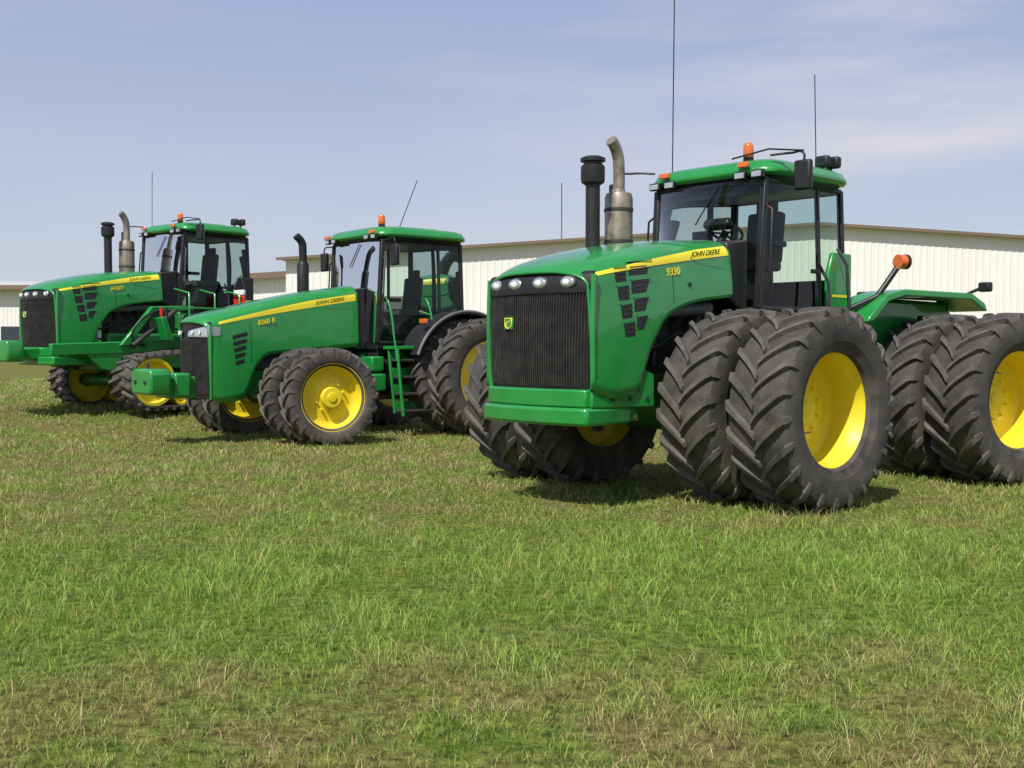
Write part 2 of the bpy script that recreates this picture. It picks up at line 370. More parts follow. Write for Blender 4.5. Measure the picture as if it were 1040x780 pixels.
# ------------------------------------------------------------------ big 4WD / tracked tractor
def build9(root,tracked,number,rot_rear):
    sx=-.45 if tracked else 0; sz=.12 if tracked else 0
    H=Hood(1.9,2.28,((0,.5,1.4,2.28),(.73,.74,.70,.66)),
           ((0,.35,.62,.85,1.15,1.6,2.28),(1.17,1.08,1.10,1.55,1.88,2.02,2.10)),
           ((0,.3,1.2,2.28),(2.06,2.19,2.36,2.46)),((0,.06,.25,.7,1.4,2.28),(2.28,2.34,2.43,2.56,2.67,2.74)),.12,3.0)
    H.build("hood",GREEN,root)
    v=[];f=[];ny=24;nz=14
    def G(y,z,off=0):
        k=(z-1.17)/(2.26-1.17); hw=.675+.035*k; yy=y*hw
        return (1.9+.12*(1-abs(y)**2.2)-.03+ .03*k*(1-k)*2+off,yy,z)
    for i in range(ny+1):
        for j in range(nz+1): v.append(G(-1+2*i/ny,1.17+(2.27-1.17)*j/nz,-.03))
    for i in range(ny):
        for j in range(nz): a=i*(nz+1)+j; f.append((a,a+1,a+nz+2,a+nz+1))
    add("grille_backing",v,f,BLK,root)
    v=[];f=[]
    N=46
    for i in range(N):
        y=-.965+1.93*i/(N-1); n0=len(v)
        for j in range(nz+1):
            z=1.2+(2.08-1.2)*j/nz; p=G(y,z,0)
            v+= [(p[0]-.03,p[1]-.005,z),(p[0]+.004,p[1]-.004,z),(p[0]+.004,p[1]+.004,z),(p[0]-.03,p[1]+.005,z)]
        for j in range(nz):
            b0=n0+j*4
            for q in range(3): f.append((b0+q,b0+q+1,b0+q+5,b0+q+4))
    add("grille_slats",v,f,BLK2,root)
    v=[];f=[]
    for i in range(ny+1):
        y=-1+2*i/ny
        for z,o in((2.07,-.03),(2.075,.012),(2.12,.02),(2.22,.012),(2.265,-.015),(2.28,-.05)): v.append(G(y,z,o))
    for i in range(ny):
        for j in range(5): a=i*6+j; f.append((a,a+1,a+7,a+6))
    add("headlamp_bezel",v,f,BLK,root)
    def ell(name,c,r,mat):
        vv=[];ff=[]
        for i in range(9):
            for j in range(20):
                a=math.pi*i/8;b=2*math.pi*j/20; vv.append((c[0]+r[0]*math.cos(a),c[1]+r[1]*math.sin(a)*math.cos(b),c[2]+r[2]*math.sin(a)*math.sin(b)))
        for i in range(8):
            for j in range(20): ff.append((i*20+j,i*20+(j+1)%20,(i+1)*20+(j+1)%20,(i+1)*20+j))
        add(name,vv,ff,mat,root)
    for y in(-.72,-.28,.2,.66):
        p=G(y,2.175,.0); ell("headlamp_ring",(p[0]+.006,p[1],p[2]),(.022,.108,.067),BLK2); ell("headlamp",(p[0]+.014,p[1],p[2]),(.026,.094,.055),LENS)
        ell("headlamp_bulb",(p[0]+.034,p[1],p[2]),(.008,.045,.03),WHT)
    for s in(1,-1):
        tube("grille_edge",[(G(s,z)[0]-.01,s*(.715 if z>1.3 else .70),z) for z in np.linspace(1.17,2.24,8)],.03,GREEN,root)
    p=G(-.42,1.80,.012)
    box("badge",p[0]-.008,p[0]+.006,p[1]-.06,p[1]+.06,1.74,1.86,GREEN,root,.004)
    tube("badge_frame",[(p[0]+.008,p[1]+a,1.80+b) for a,b in((-.05,.045),(.05,.045),(.045,-.03),(0,-.055),(-.045,-.03))],.006,YSTR,root,True)
    tube("badge_deer",[(p[0]+.008,p[1]+a,1.80+b) for a,b in((-.03,-.02),(-.02,.008),(.015,.012),(.03,.03))],.006,YSTR,root)
    st0=lambda t:2.21+.35*min(1,t/2.28)**.8 - .016; st1=lambda t:2.21+.35*min(1,t/2.28)**.8+.014+.07*min(1,max(0,t-.1)/1.6)
    for s in(1,-1): H.patch("hood_stripe",.05,2.24,st0,st1,YSTR,root,side=s,nt=40)
    z=st0(1.62)+.022; pp=H.pz(1.55,z+.02)
    text("hood_lettering","JOHN DEERE",.08,(pp.x,pp.y+.018,z),TEXTG,root,tilt=.135,lean=.35)
    pp=H.pz(1.12,2.38); text("model_number",number,.11,(pp.x,pp.y+.012,2.27),YSTR,root,tilt=.12,shear=.2)
    for r in range(4):
        zt_=2.31-r*.172; hh=.135; sl=.13
        a=.34+.035*r
        lo=lambda t,zt_=zt_,a=a: zt_-hh+sl*(t-a)*.9
        hi=lambda t,zt_=zt_,a=a: zt_+sl*(t-a)*1.2
        lo2=lambda t,zt_=zt_,a=a: zt_-hh+.05+sl*(t-a)*.9
        hi2=lambda t,zt_=zt_,a=a: zt_+.035+sl*(t-a)*1.2-.06*max(0,t-a-.3)
        for s in(1,-1):
            H.patch("side_louver",(lambda q,a=a:a+.02*(1-q)),(lambda q,a=a:a+.16),lo,hi,BLK,root,.003,6,3,side=s)
            H.patch("side_louver",(lambda q,a=a:a+.20),(lambda q,a=a,r=r:a+.54-.06*r-.07*(1-q)),lo2,hi2,BLK,root,.003,6,3,side=s)
            H.patch("louver_lip",(lambda q,a=a:a+.19),(lambda q,a=a,r=r:a+.55-.06*r),lambda t:hi2(t)-.004,lambda t:hi2(t)+.012,GREEN,root,.016,6,1,side=s)
            H.patch("louver_lip",(lambda q,a=a:a+.0),(lambda q,a=a:a+.165),lambda t:hi(t)-.004,lambda t:hi(t)+.012,GREEN,root,.016,6,1,side=s)
        for k in(.33,.66):
            H.patch("louver_slat",a+.02,a+.16,lambda t:lo(t)+hh*k-.006,lambda t:lo(t)+hh*k+.006,BLK2,root,.012,6,1)
            H.patch("louver_slat",a+.21,a+.46-.07*r,lambda t:lo2(t)+hh*.85*k-.006,lambda t:lo2(t)+hh*.85*k+.006,BLK2,root,.012,6,1)
    for s in(1,-1):
        H.patch("hood_seam",1.22,1.229,lambda t:2.0,lambda t:2.30,BLK,root,.002,1,8,side=s)
        H.patch("hood_seam",.02,.029,lambda t:1.2,lambda t:2.24,BLK,root,.002,1,12,side=s)
    cyl("hood_latch",(1.9-1.5,.672,2.2),(1.9-1.5,.70,2.2),.022,BLK,root)
    N=14
    nose=[( 1.93+.10*(1-(abs(-1+2*i/N))**2.2),(-1+2*i/N)*.68) for i in range(N+1)]
    prism("lower_nose",nose+[(.95,.68),(.95,-.68)],1.0,1.172,GREEN,root,.02,'z')
    nose=[( 1.96+.10*(1-(abs(-1+2*i/N))**2.2),(-1+2*i/N)*.72) for i in range(N+1)]
    prism("front_bumper",nose+[(1.35,.70),(.95,.5),(.95,-.5),(1.35,-.70)],.83,1.0,GREEN,root,.03,'z')
    for s in(1,-1):
        prism("nose_side_skirt",[(1.88,1.16),(1.88,1.0),(.98,.98),(.98,1.30),(1.22,1.38),(1.3,1.14)],s*.63,s*.715,GREEN,root,.015)
        box("tow_clevis",1.2,1.3,s*.2-.04,s*.2+.04,.72,.84,BLK2,root,.01)
        for xx in(1.1,1.35,1.6): cyl("frame_bolt",(xx,s*.715,1.07),(xx,s*.728,1.07),.02,BLK2,root,n=8)
    box("tow_plate",1.15,1.5,-.3,.3,.79,.832,BLK2,root,.01)
    box("front_frame",-1.5,1.75,-.36,.36,.95,1.32,DGREEN,root,.03)
    box("engine_block",-.3,1.35,-.33,.33,1.3,2.15,BLK2,root,.04)
    box("radiator",1.4,1.8,-.56,.56,1.15,2.1,BLK2,root,.02)
    for i in range(6): cyl("engine_pipe",(1.2-.24*i,.33,1.75),(1.2-.24*i,.48,1.95),.05,BLK2,root)
    cyl("air_pipe",(1.1,.47,1.9),(-.2,.47,1.98),.07,GREY,root)
    cyl("oil_filter",(.9,.43,1.35),(.9,.43,1.65),.06,WHT,root); cyl("fuel_filter",(.65,.43,1.38),(.65,.43,1.66),.055,BLK,root)
    tube("hose",[(1.2,.42,1.5),(.8,.52,1.55),(.3,.5,1.7),(-.1,.45,1.6)],.022,BLK,root,smooth=True)
    tube("hose_2",[(1.1,.5,1.35),(.6,.55,1.32),(.1,.5,1.45)],.018,BLK,root,smooth=True)
    if not tracked:
        cyl("front_axle",(0,-1.6,.965),(0,1.6,.965),.13,DGREEN,root); cyl("differential",(0,-.4,.965),(0,.4,.965),.30,DGREEN,root)
        for s in(1,-1): cyl("axle_hub",(0,s*.6,.965),(0,s*1.1,.965),.22,YEL,root)
    cyl("intake_tube",(.62+sx,-.45,2.5),(.62+sx,-.45,3.34+sz),.078,BLK,root)
    vlathe("intake_cap",[(.078,0),(.125,.03),(.13,.07),(.13,.2),(.10,.23),(.10,.25),(.135,.255),(.135,.29),(.09,.31),(0,.315)],(.62+sx,-.45,3.30+sz),BLK,root)
    vlathe("exhaust_muffler",[(.09,2.5),(.15,2.52),(.155,2.56),(.155,3.2),(.14,3.25),(.075,3.27),(.07,3.3)],(.2+sx,-.45,sz),RUST,root)
    vlathe("muffler_band",[(.157,2.7),(.162,2.705),(.162,2.735),(.157,2.74)],(.2+sx,-.45,sz),BLK2,root); vlathe("muffler_band_2",[(.157,3.05),(.162,3.055),(.162,3.085),(.157,3.09)],(.2+sx,-.45,sz),BLK2,root)
    tube("exhaust_pipe",[(.2+sx,-.45,3.2+sz),(.2+sx,-.45,3.55+sz),(.215+sx,-.45,3.66+sz),(.29+sx,-.45,3.79+sz),(.33+sx,-.45,3.82+sz)],.066,RUST,root,smooth=True)
    X0=-.74
    cx,hx,hyr=cab(root,X0,-2.42,.78,1.98,3.40+sz,3.64+sz,-1.9,.10,.12)
    box("cab_base",-2.45,-.72,-.72,.72,1.45,1.90,DGREEN,root,.04)
    prism("cowl",[(-.36,2.1),(-.36,2.69),(X0,2.74),(X0,1.9)],-.6,.6,BLK,root,.03)
    qm=BLK if tracked else GREEN
    prism("cab_quarter_panel",[(-1.96,1.5),(-1.96,2.4),(-2.07,2.66),(-2.48,2.66),(-2.48,1.5)],.80,.86,qm,root,.02)
    prism("cab_quarter_panel_2",[(-1.96,1.5),(-1.96,2.4),(-2.07,2.66),(-2.48,2.66),(-2.48,1.5)],-.86,-.80,qm,root,.02)
    box("panel_stripe",-2.42,-2.05,.862,.866,2.14,2.17,YSTR,root,0)
    box("fuel_tank",-1.5,-.75,.45,.98,1.2,1.85,DGREEN,root,.08)
    for i in range(4): box("step",-2.1,-1.75,.85,1.15,.75+.3*i,.79+.3*i,DGREEN,root,.01)
    tube("step_rail",[(-2.12,1.12,.75),(-2.12,1.0,2.5),(-2.12,.88,2.7)],.018,BLK,root); tube("step_rail_2",[(-1.72,1.12,.75),(-1.72,1.0,2.3),(-1.72,.88,2.5)],.018,BLK,root)
    beacon(root,-.95,.45,3.62+sz,1.05)
    mirror(root,-.85,.8,-.95,1.15,3.40+sz)
    mirror(root,-.85,-.8,-.70,-1.28,3.38+sz)
    tube("mirror_wire",[(-.85,.3,3.66+sz),(-.9,.75,3.72+sz),(-.95,1.15,3.66+sz)],.010,BLK,root)
    for i in range(2):
        box("work_lamp",-2.18-.16*i,-2.08-.16*i,.58+.04*i,.76+.04*i,3.66+sz,3.80+sz,BLK,root,.03)
        cyl("work_lamp_bracket",(-2.13-.16*i,.68,3.58+sz),(-2.13-.16*i,.68,3.68+sz),.015,BLK,root)
    for y in(-.55,.55): box("turn_lamp",X0+.0,X0+.05,y-.07,y+.07,3.52+sz,3.58+sz,AMB,root,.01)
    tube("antenna",[(-.95,-.62,3.6),(-.97,-.62,5.8 if not tracked else 4.9)],.007,BLK,root)
    if not tracked: tube("antenna_2",[(-2.1,.6,3.6),(-2.08,.58,4.75)],.006,BLK,root)
    if not tracked:
        tube("lamp_arm",[(-2.2,.85,1.95),(-2.55,1.15,2.15),(-2.78,1.28,2.5)],.035,BLK,root)
        cyl("extremity_lamp",(-2.74,1.30,2.56),(-2.84,1.34,2.56),.085,AMB,root); cyl("extremity_lamp_housing",(-2.82,1.335,2.56),(-2.86,1.35,2.56),.088,BLK,root)
    rf=bpy.data.objects.new("rear_frame",None); link(rf,root); rf.location=(-1.8,0,0); rf.rotation_euler=(0,0,rot_rear)
    if not tracked:
        box("rear_chassis",-2.9,.2,-.4,.4,.8,1.45,DGREEN,rf,.05)
        cyl("rear_axle",(-2,-1.6,.965),(-2,1.6,.965),.13,DGREEN,rf); cyl("rear_differential",(-2,-.4,.965),(-2,.4,.965),.3,DGREEN,rf)
        for s in(1,-1): cyl("rear_hub",(-2,s*.6,.965),(-2,s*1.1,.965),.22,YEL,rf)
        prism("rear_fuel_tank",[(-.75,1.3),(-.72,1.85),(-.9,2.08),(-1.15,2.17),(-2.6,2.13),(-2.85,1.9),(-2.85,1.3)],-.62,.62,GREEN,rf,.06)
        for s in(1,-1):
            prism("rear_fender",[(-.68,1.85),(-.72,1.92),(-1.0,2.17),(-1.3,2.24),(-2.5,2.22),(-2.75,2.1),(-2.8,2.0),(-2.72,2.02),(-2.5,2.14),(-1.3,2.16),(-1.03,2.09),(-.78,1.86)],s*.55,s*1.1,GREEN,rf,.015)
        box("hitch",-3.2,-2.85,-.3,.3,.7,1.2,DGREEN,rf,.03)
        tube("rear_lamp_arm",[(-2.6,.9,2.2),(-2.7,1.1,2.3)],.02,BLK,rf); box("rear_lamp",-2.76,-2.66,1.05,1.2,2.24,2.36,BLK,rf,.02)
        box("tank_neck",-1.5,-1.35,.3,.45,2.15,2.24,BLK,rf,.02)
        for y,s in((1.87,1),(-1.87,-1)):
            wheel(root,0,y,s,T9,R9,.985,steer=math.radians(-2)); wheel(rf,-2,y,s,T9,R9,.985)
        for y,s in((1.05,-1),(-1.05,1)):
            wheel(root,0,y,s,T9,R9in,.985,steer=math.radians(-2)); wheel(rf,-2,y,s,T9,R9in,.985)
    return H
def place(name,C,alpha,z=0):
    e=bpy.data.objects.new(name,None); COL.objects.link(e); e.location=(C[0],C[1],z); e.rotation_euler=(0,0,math.radians(180+alpha)); return e
t1=place("farm_tractor",(1.63,11.80),43)
build9(t1,False,"9330",math.radians(-13))

# ------------------------------------------------------------------ row-crop tractor
t2=place("farm_tractor.001",(-4.02,18.34),40)
def build8(root):
    H=Hood(1.42,2.78,((0,.15,.6,1.6,2.78),(.55,.57,.54,.48,.47)),
      ((0,.25,.55,.8,1.05,1.5,2.78),(.72,.66,.70,1.2,1.42,1.45,1.55)),
      ((0,.3,1.2,2.78),(1.78,1.90,2.12,2.38)),((0,.08,.3,1.0,2.0,2.78),(1.95,2.03,2.12,2.31,2.51,2.62)),.18,2.8)
    H.build("hood",GREEN,root)
    ny=20;nz=10
    def G(y,z,off=0):
        return (1.42+.18*(1-abs(y)**2.2)-.02+off,y*(.535),z)
    v=[];f=[]
    for i in range(ny+1):
        for j in range(nz+1): v.append(G(-1+2*i/ny,.72+1.22*j/nz,-.02))
    for i in range(ny):
        for j in range(nz): a=i*(nz+1)+j; f.append((a,a+1,a+nz+2,a+nz+1))
    add("grille_backing",v,f,BLK,root)
    v=[];f=[]
    for i in range(34):
        y=-.95+1.9*i/33; n0=len(v)
        for z in(.80,1.66):
            p=G(y,z,.0); v+=[(p[0]-.03,p[1]-.004,z),(p[0]+.004,p[1]-.003,z),(p[0]+.004,p[1]+.003,z),(p[0]-.03,p[1]+.004,z)]
        for q in range(3): f.append((n0+q,n0+q+1,n0+q+5,n0+q+4))
    add("grille_slats",v,f,BLK2,root)
    for s in(1,-1):
        tube("grille_edge",[(G(s,z)[0]-.0,s*.545,z) for z in np.linspace(.72,1.9,6)],.022,GREEN,root)
        v=[];f=[]
        for i in range(9):
            y=s*(.22+.76*i/8); p0=G(y,1.70+.01*(8-i)/8,.012); p1=G(y,1.75+.008*i,.016); p2=G(y,1.80+.010*i,.0)
            v+=[p0,p1,p2]
        for i in range(8):
            for j in range(2): a=i*3+j; f.append((a,a+1,a+4,a+3))
        add("headlamp",v,f,LENS,root)
        H.patch("headlamp_wrap",.01,.20,lambda t:1.71+.1*t,lambda t:1.86+.02*t,LENS,root,.006,6,2,side=s)
        for yy in(.45,.72):
            p=G(s*yy,1.775,.02); cyl("headlamp_bulb",p,(p[0]+.01,p[1],p[2]),.035,WHT,root)
    s0=lambda t:1.87+.50*(min(1,t/2.78)**.85)-.018; s1=lambda t:1.87+.50*(min(1,t/2.78)**.85)+.014+.085*min(1,t/1.8)
    for s in(1,-1): H.patch("hood_stripe",.18,2.74,s0,s1,YSTR,root,side=s,nt=40)
    z=s0(2.0)+.025; pp=H.pz(1.95,z+.03); text("hood_lettering","JOHN DEERE",.095,(pp.x,pp.y+.02,z),TEXTG,root,tilt=.17,lean=.35)
    pp=H.pz(.85,2.0); text("model_number","8360 R",.11,(pp.x,pp.y+.012,1.90),YSTR,root,tilt=.17,shear=.2)
    for r in range(5):
        z=1.70-.105*r
        for s in(1,-1):
            H.patch("side_louver",.40+.01*r,.66-.016*r,(lambda t,z=z:z-.036+.25*(t-.4)),(lambda t,z=z:z+.03+.25*(t-.4)),BLK,root,.004,4,2,side=s)
            H.patch("louver_lip",.39+.01*r,.67-.016*r,(lambda t,z=z:z+.028+.25*(t-.4)),(lambda t,z=z:z+.040+.25*(t-.4)),GREEN,root,.016,4,1,side=s)
    H.patch("hood_seam",.72,.729,1.3,lambda t:1.95,BLK,root,.002,1,6)
    prism("front_weight",[(-.36,.80),(-.40,.87),(-.40,1.15),(-.34,1.21),(.34,1.21),(.40,1.15),(.40,.87),(.36,.80)],1.98,2.32,GREEN,root,.04,'x')
    prism("front_support",[(-.26,.74),(-.26,1.08),(.26,1.08),(.26,.74)],.9,1.99,GREEN,root,.03,'x')
    box("weight_bracket",1.62,1.9,-.32,.32,.76,1.14,GREEN,root,.04)
    cyl("hitch_pin",(2.2,0,1.2),(2.2,0,1.29),.025,BLK2,root)
    for yy in(-.2,.2): cyl("weight_bolt",(2.31,yy,1.0),(2.34,yy,1.0),.035,BLK2,root)
    box("front_frame",-1.6,1.2,-.26,.26,.78,1.2,DGREEN,root,.04)
    box("engine_block",-1.25,.9,-.3,.3,1.15,1.9,BLK2,root,.05)
    for i in range(5): cyl("engine_pipe",(.5-.3*i,.28,1.5),(.5-.3*i,.40,1.6),.05,BLK2,root)
    cyl("fuel_filter",(-.3,.38,1.1),(-.3,.38,1.38),.055,GREY,root)
    box("front_axle",-.14,.14,-1.5,1.5,.66,.86,DGREEN,root,.03)
    for s in(1,-1): cyl("axle_hub",(0,s*.7,.76),(0,s*1.2,.76),.2,DGREEN,root)
    cyl("suspension_cylinder",(.12,.35,.8),(.12,.3,1.3),.05,BLK2,root)
    box("transmission",-3.5,-1.5,-.34,.34,.75,1.45,DGREEN,root,.05)
    box("fuel_tank",-2.5,-1.5,.35,.78,.62,1.35,BLK,root,.1); box("fuel_tank_2",-2.6,-1.4,-.8,-.35,.62,1.4,BLK,root,.1)
    cyl("rear_axle",(-3.05,-1.7,1.01),(-3.05,1.7,1.01),.12,DGREEN,root)
    vlathe("exhaust_shield",[(.09,1.9),(.105,1.95),(.105,2.95),(.085,3.0)],(-.85,-.55,.05),BLK,root)
    tube("exhaust_pipe",[(-.85,-.55,2.9),(-.85,-.55,3.25),(-.83,-.55,3.40),(-.72,-.55,3.51)],.07,BLK,root,smooth=True)
    cx,hx,hyr=cab(root,-1.55,-3.36,.84,1.62,3.41,3.65,-2.85,.16,.18)
    prism("cowl",[(-1.30,1.5),(-1.32,2.54),(-1.53,2.58),(-1.55,1.5)],-.42,.42,BLK,root,.02)
    box("cab_base",-3.3,-1.6,-.7,.7,1.35,1.52,BLK,root,.03)
    # access ladder with broad treads
    for i in range(4):
        y1=1.34-.05*i
        box("step",-2.42,-1.72,y1-.24,y1,.42+.29*i,.465+.29*i,BLK2,root,.01)
        box("step_riser",-2.42,-1.72,y1-.262,y1-.242,.42+.29*i,.60+.29*i,GREEN,root,.004)
    for xx in(-2.45,-1.69):
        pillar("step_rail",(xx,1.36,.36),(xx,1.18,1.52),.045,GREEN,root); pillar("step_rail_back",(xx,1.10,.40),(xx,.92,1.50),.04,GREEN,root)
    box("step_landing",-2.5,-1.65,.80,1.2,1.50,1.56,GREEN,root,.01)
    for xx in(-2.5,-1.66): tube("hand_rail",[(xx,1.22,1.3),(xx,1.14,1.7),(xx,.97,2.3),(xx,.88,2.4)],.018,GREEN,root,smooth=True)
    box("tool_box",-1.66,-1.36,.5,.90,.78,1.08,GREEN,root,.03)
    box("battery_box",-1.66,-1.40,.45,.84,1.12,1.38,GREEN,root,.03)
    cyl("air_tank",(-1.3,.55,.95),(-.95,.55,.95),.11,BLK,root)
    R=1.16
    for s in(1,-1):
        outer=[];inner=[]
        for a in np.linspace(-70,62,18):
            a=math.radians(a); outer.append((-3.05-R*math.sin(a),1.01+R*math.cos(a))); inner.append((-3.05-(R-.05)*math.sin(a),1.01+(R-.05)*math.cos(a)))
        prism("rear_fender",outer+inner[::-1],s*.80,s*1.42,BLK,root,.008)
        tube("fender_lip",[(p[0],s*1.42,p[1]) for p in outer],.03,GREY,root)
        prism("fender_side",[(-3.05-R*.97*math.sin(math.radians(a)),1.01+R*.97*math.cos(math.radians(a))) for a in np.linspace(-60,60,14)],s*.74,s*.82,GREEN,root,.01)
        box("fender_lamp",-2.2,-2.12,s*1.30-.08,s*1.30+.08,1.95,2.03,AMB,root,.01)
    beacon(root,-1.80,.55,3.64,1.1)
    mirror(root,-1.65,.87,-1.67,1.15,3.12,.2,.36); mirror(root,-1.65,-.87,-1.67,-1.2,3.12,.2,.34)
    tube("antenna",[(-2.3,.3,3.6),(-2.65,.42,4.55)],.008,BLK,root)
    for y in(-.75,.75): box("turn_lamp",-1.49,-1.45,y-.09,y+.09,3.50,3.56,AMB,root,.01)
    for y,s,rm in((1.78,1,R8f),(1.08,-1,R8f),(-1.78,-1,R8f),(-1.08,1,R8f)): wheel(root,0,y,s,T8f,rm,.78,steer=math.radians(-8))
    for y,s in((1.82,1),(1.10,-1),(-1.82,-1),(-1.10,1)): wheel(root,-3.05,y,s,T8r,R8r,1.03)
build8(t2)

# ------------------------------------------------------------------ tracked tractor
t3=place("farm_tractor.002",(-7.85,22.15),50,.36)
build9(t3,True,"9430T",0)
def tracks(root):
    xd,rd=-2.55,.66; xi,ri=.38,.50
    for s in(1,-1):
        yc=s*1.22; W=.70
        pts=[]
        d=xi-xd; ang=math.asin((rd-ri)/d)
        for a in np.linspace(90-math.degrees(ang)*-1,-90,16):
            a=math.radians(a); pts.append((xi+ri*math.cos(a),ri+ri*math.sin(a)))
        for a in np.linspace(-90,-270+math.degrees(ang),20):
            a=math.radians(a); pts.append((xd+rd*math.cos(a),rd+rd*math.sin(a)))
        n=len(pts); v=[];f=[]
        def offp(k,o):
            p=Vector(pts[k]); q=Vector(pts[(k+1)%n])-Vector(pts[k-1]); q.normalize(); nn=Vector((-q[1],q[0])); 
            return p+nn*o
        for k in range(n):
            a=offp(k,0);b_=offp(k,-.035)
            v+=[(a.x,yc-W/2,a.y),(a.x,yc+W/2,a.y),(b_.x,yc+W/2,b_.y),(b_.x,yc-W/2,b_.y)]
        for k in range(n):
            a=4*k;b_=4*((k+1)%n)
            for j in range(4): f.append((a+j,a+(j+1)%4,b_+(j+1)%4,b_+j))
        add("track_belt",v,f,RUB,root)
        P=[Vector(p) for p in pts]; per=[0]
        for k in range(n): per.append(per[-1]+(P[(k+1)%n]-P[k]).length)
        cen=Vector(((xi+xd)/2,.55)); v=[];f=[]; NL=52
        for q in range(NL):
            for half in(0,1):
                dd=per[-1]*((q+.5*half)%NL)/NL; k=0
                while per[k+1]<dd: k+=1
                u=(dd-per[k])/(per[k+1]-per[k]); p=P[k].lerp(P[(k+1)%n],u); tg=(P[(k+1)%n]-P[k]).normalized(); nn=Vector((-tg[1],tg[0]))
                if nn.dot(p-cen)<0: nn=-nn
                y0,y1=(yc+.01,yc+W/2) if half else (yc-W/2,yc-.01)
                n0=len(v)
                for yy,sh in((y0,.0 if half else .1),(y1,.1 if half else 0)):
                    for (o,tt) in((0,-.035),(.055,-.025),(.055,.025),(0,.035)):
                        c=p+nn*o+tg*(tt+sh); v.append((c.x,yy,c.y))
                f+=[(n0,n0+1,n0+5,n0+4),(n0+1,n0+2,n0+6,n0+5),(n0+2,n0+3,n0+7,n0+6),(n0,n0+1,n0+2,n0+3),(n0+4,n0+5,n0+6,n0+7)]
        add("track_lugs",v,f,LUG,root)
        for (x,r,nm) in((xd,rd-.03,"drive_wheel"),(xi,ri-.03,"idler_wheel")):
            for yy in(yc+.2,yc-.2):
                vv,ff=lathe_vf([(r,-.13),(r,.13),(r-.06,.13),(r-.08,.04),(r*.5,.0),(.14,.03),(.13,.09),(0.001,.1)],40)
                o=add(nm,vv,ff,YEL,root); o.location=(x,yy,r+.03)
                if s<0: o.rotation_euler=(0,0,math.pi)
        for i in range(4):
            vv,ff=lathe_vf([(.17,-.3),(.17,.3),(.12,.3),(.1,.25),(0.001,.27)],24); o=add("road_roller",vv,ff,YEL,root); o.location=(-.25-.5*i,yc,.2)
        prism("track_frame",[(xi,.35),(xi,.62),(-1.9,.75),(-1.9,.38)],yc-.2,yc+.2,DGREEN,root,.03)
        R=.98
        outer=[(xd-.1-R*math.sin(math.radians(a)),1.25+R*.95*math.cos(math.radians(a))) for a in np.linspace(-62,70,16)]
        inner=[(p[0]*.985+xd*.015,p[1]-.05) for p in outer]
        prism("rear_fender",outer+inner[::-1],s*.85,s*1.6,BLK,root,.01)
        box("fender_lamp",-1.82,-1.76,s*1.30-.18,s*1.30+.18,2.0,2.24,RED,root,.02); box("fender_marker",-1.82,-1.76,s*1.30-.17,s*1.30+.17,2.255,2.36,WHT,root,.01); box("lamp_post",-1.84,-1.78,s*1.30-.03,s*1.30+.03,1.55,2.0,BLK,root,.01)
        prism("side_beam",[(2.1,1.02),(2.1,1.24),(.1,1.30),(-1.7,1.5),(-1.7,1.36),(.1,1.06)],s*.80,s*.92,GREEN,root,.02)
        prism("lift_arm",[(.55,1.2),(.75,1.2),(.05,1.98),(-.9,2.02),(-.9,1.92),(0,1.88)],s*.86,s*.98,GREEN,root,.02)
        prism("beam_gusset",[(.8,.70),(1.1,.75),(1.4,1.05),(.6,1.08)],s*.82,s*.90,GREEN,root,.02)
        cyl("lift_cylinder",(.5,s*1.0,1.2),(-.45,s*1.0,1.9),.05,BLK2,root)
        prism("hose_bracket",[(-.1,1.3),(.05,1.75),(-.05,1.78),(-.25,1.3)],s*1.0,s*1.3,GREEN,root,.02)
        for q in range(3): cyl("hydraulic_coupler",(.0-.05*q,s*(1.05+.09*q),1.78),(.0-.05*q,s*(1.05+.09*q),1.95),.035,RED if q==1 else BLK,root)
        tube("hydraulic_hose",[(.0,s*1.1,1.9),(.35,s*1.05,1.7),(.5,s*1.0,1.35),(.2,s*.95,1.2)],.022,BLK,root,smooth=True)
        box("platform",-1.7,-.5,s*.8,s*1.45,1.50,1.56,GREEN,root,.01)
        for xx in(-.5,-1.1,-1.7): tube("platform_rail",[(xx,s*1.42,1.55),(xx,s*1.42,2.25),(xx,s*.9,2.35)],.02,GREEN,root)
        tube("platform_rail_top",[(-.5,s*1.42,1.95),(-1.7,s*1.42,1.95)],.018,GREEN,root)
    box("chassis",-3.3,.8,-.6,.6,.7,1.45,DGREEN,root,.05)
    cyl("cross_axle",(-2.55,-1.2,.66),(-2.55,1.2,.66),.15,DGREEN,root); cyl("cross_axle_2",(.38,-1.2,.5),(.38,1.2,.5),.1,DGREEN,root)
    prism("front_weight",[(-.46,.90),(-.50,.96),(-.50,1.22),(-.46,1.30),(.46,1.30),(.5,1.22),(.5,.96),(.46,.90)],2.40,2.72,GREEN,root,.05,'x')
    box("weight_bracket",1.8,2.42,-.3,.3,.94,1.16,GREEN,root,.03)
    prism("rear_deck",[(-2.4,1.5),(-2.4,2.0),(-3.5,1.9),(-3.5,1.3)],-.8,.8,BLK,root,.05)
tracks(t3)

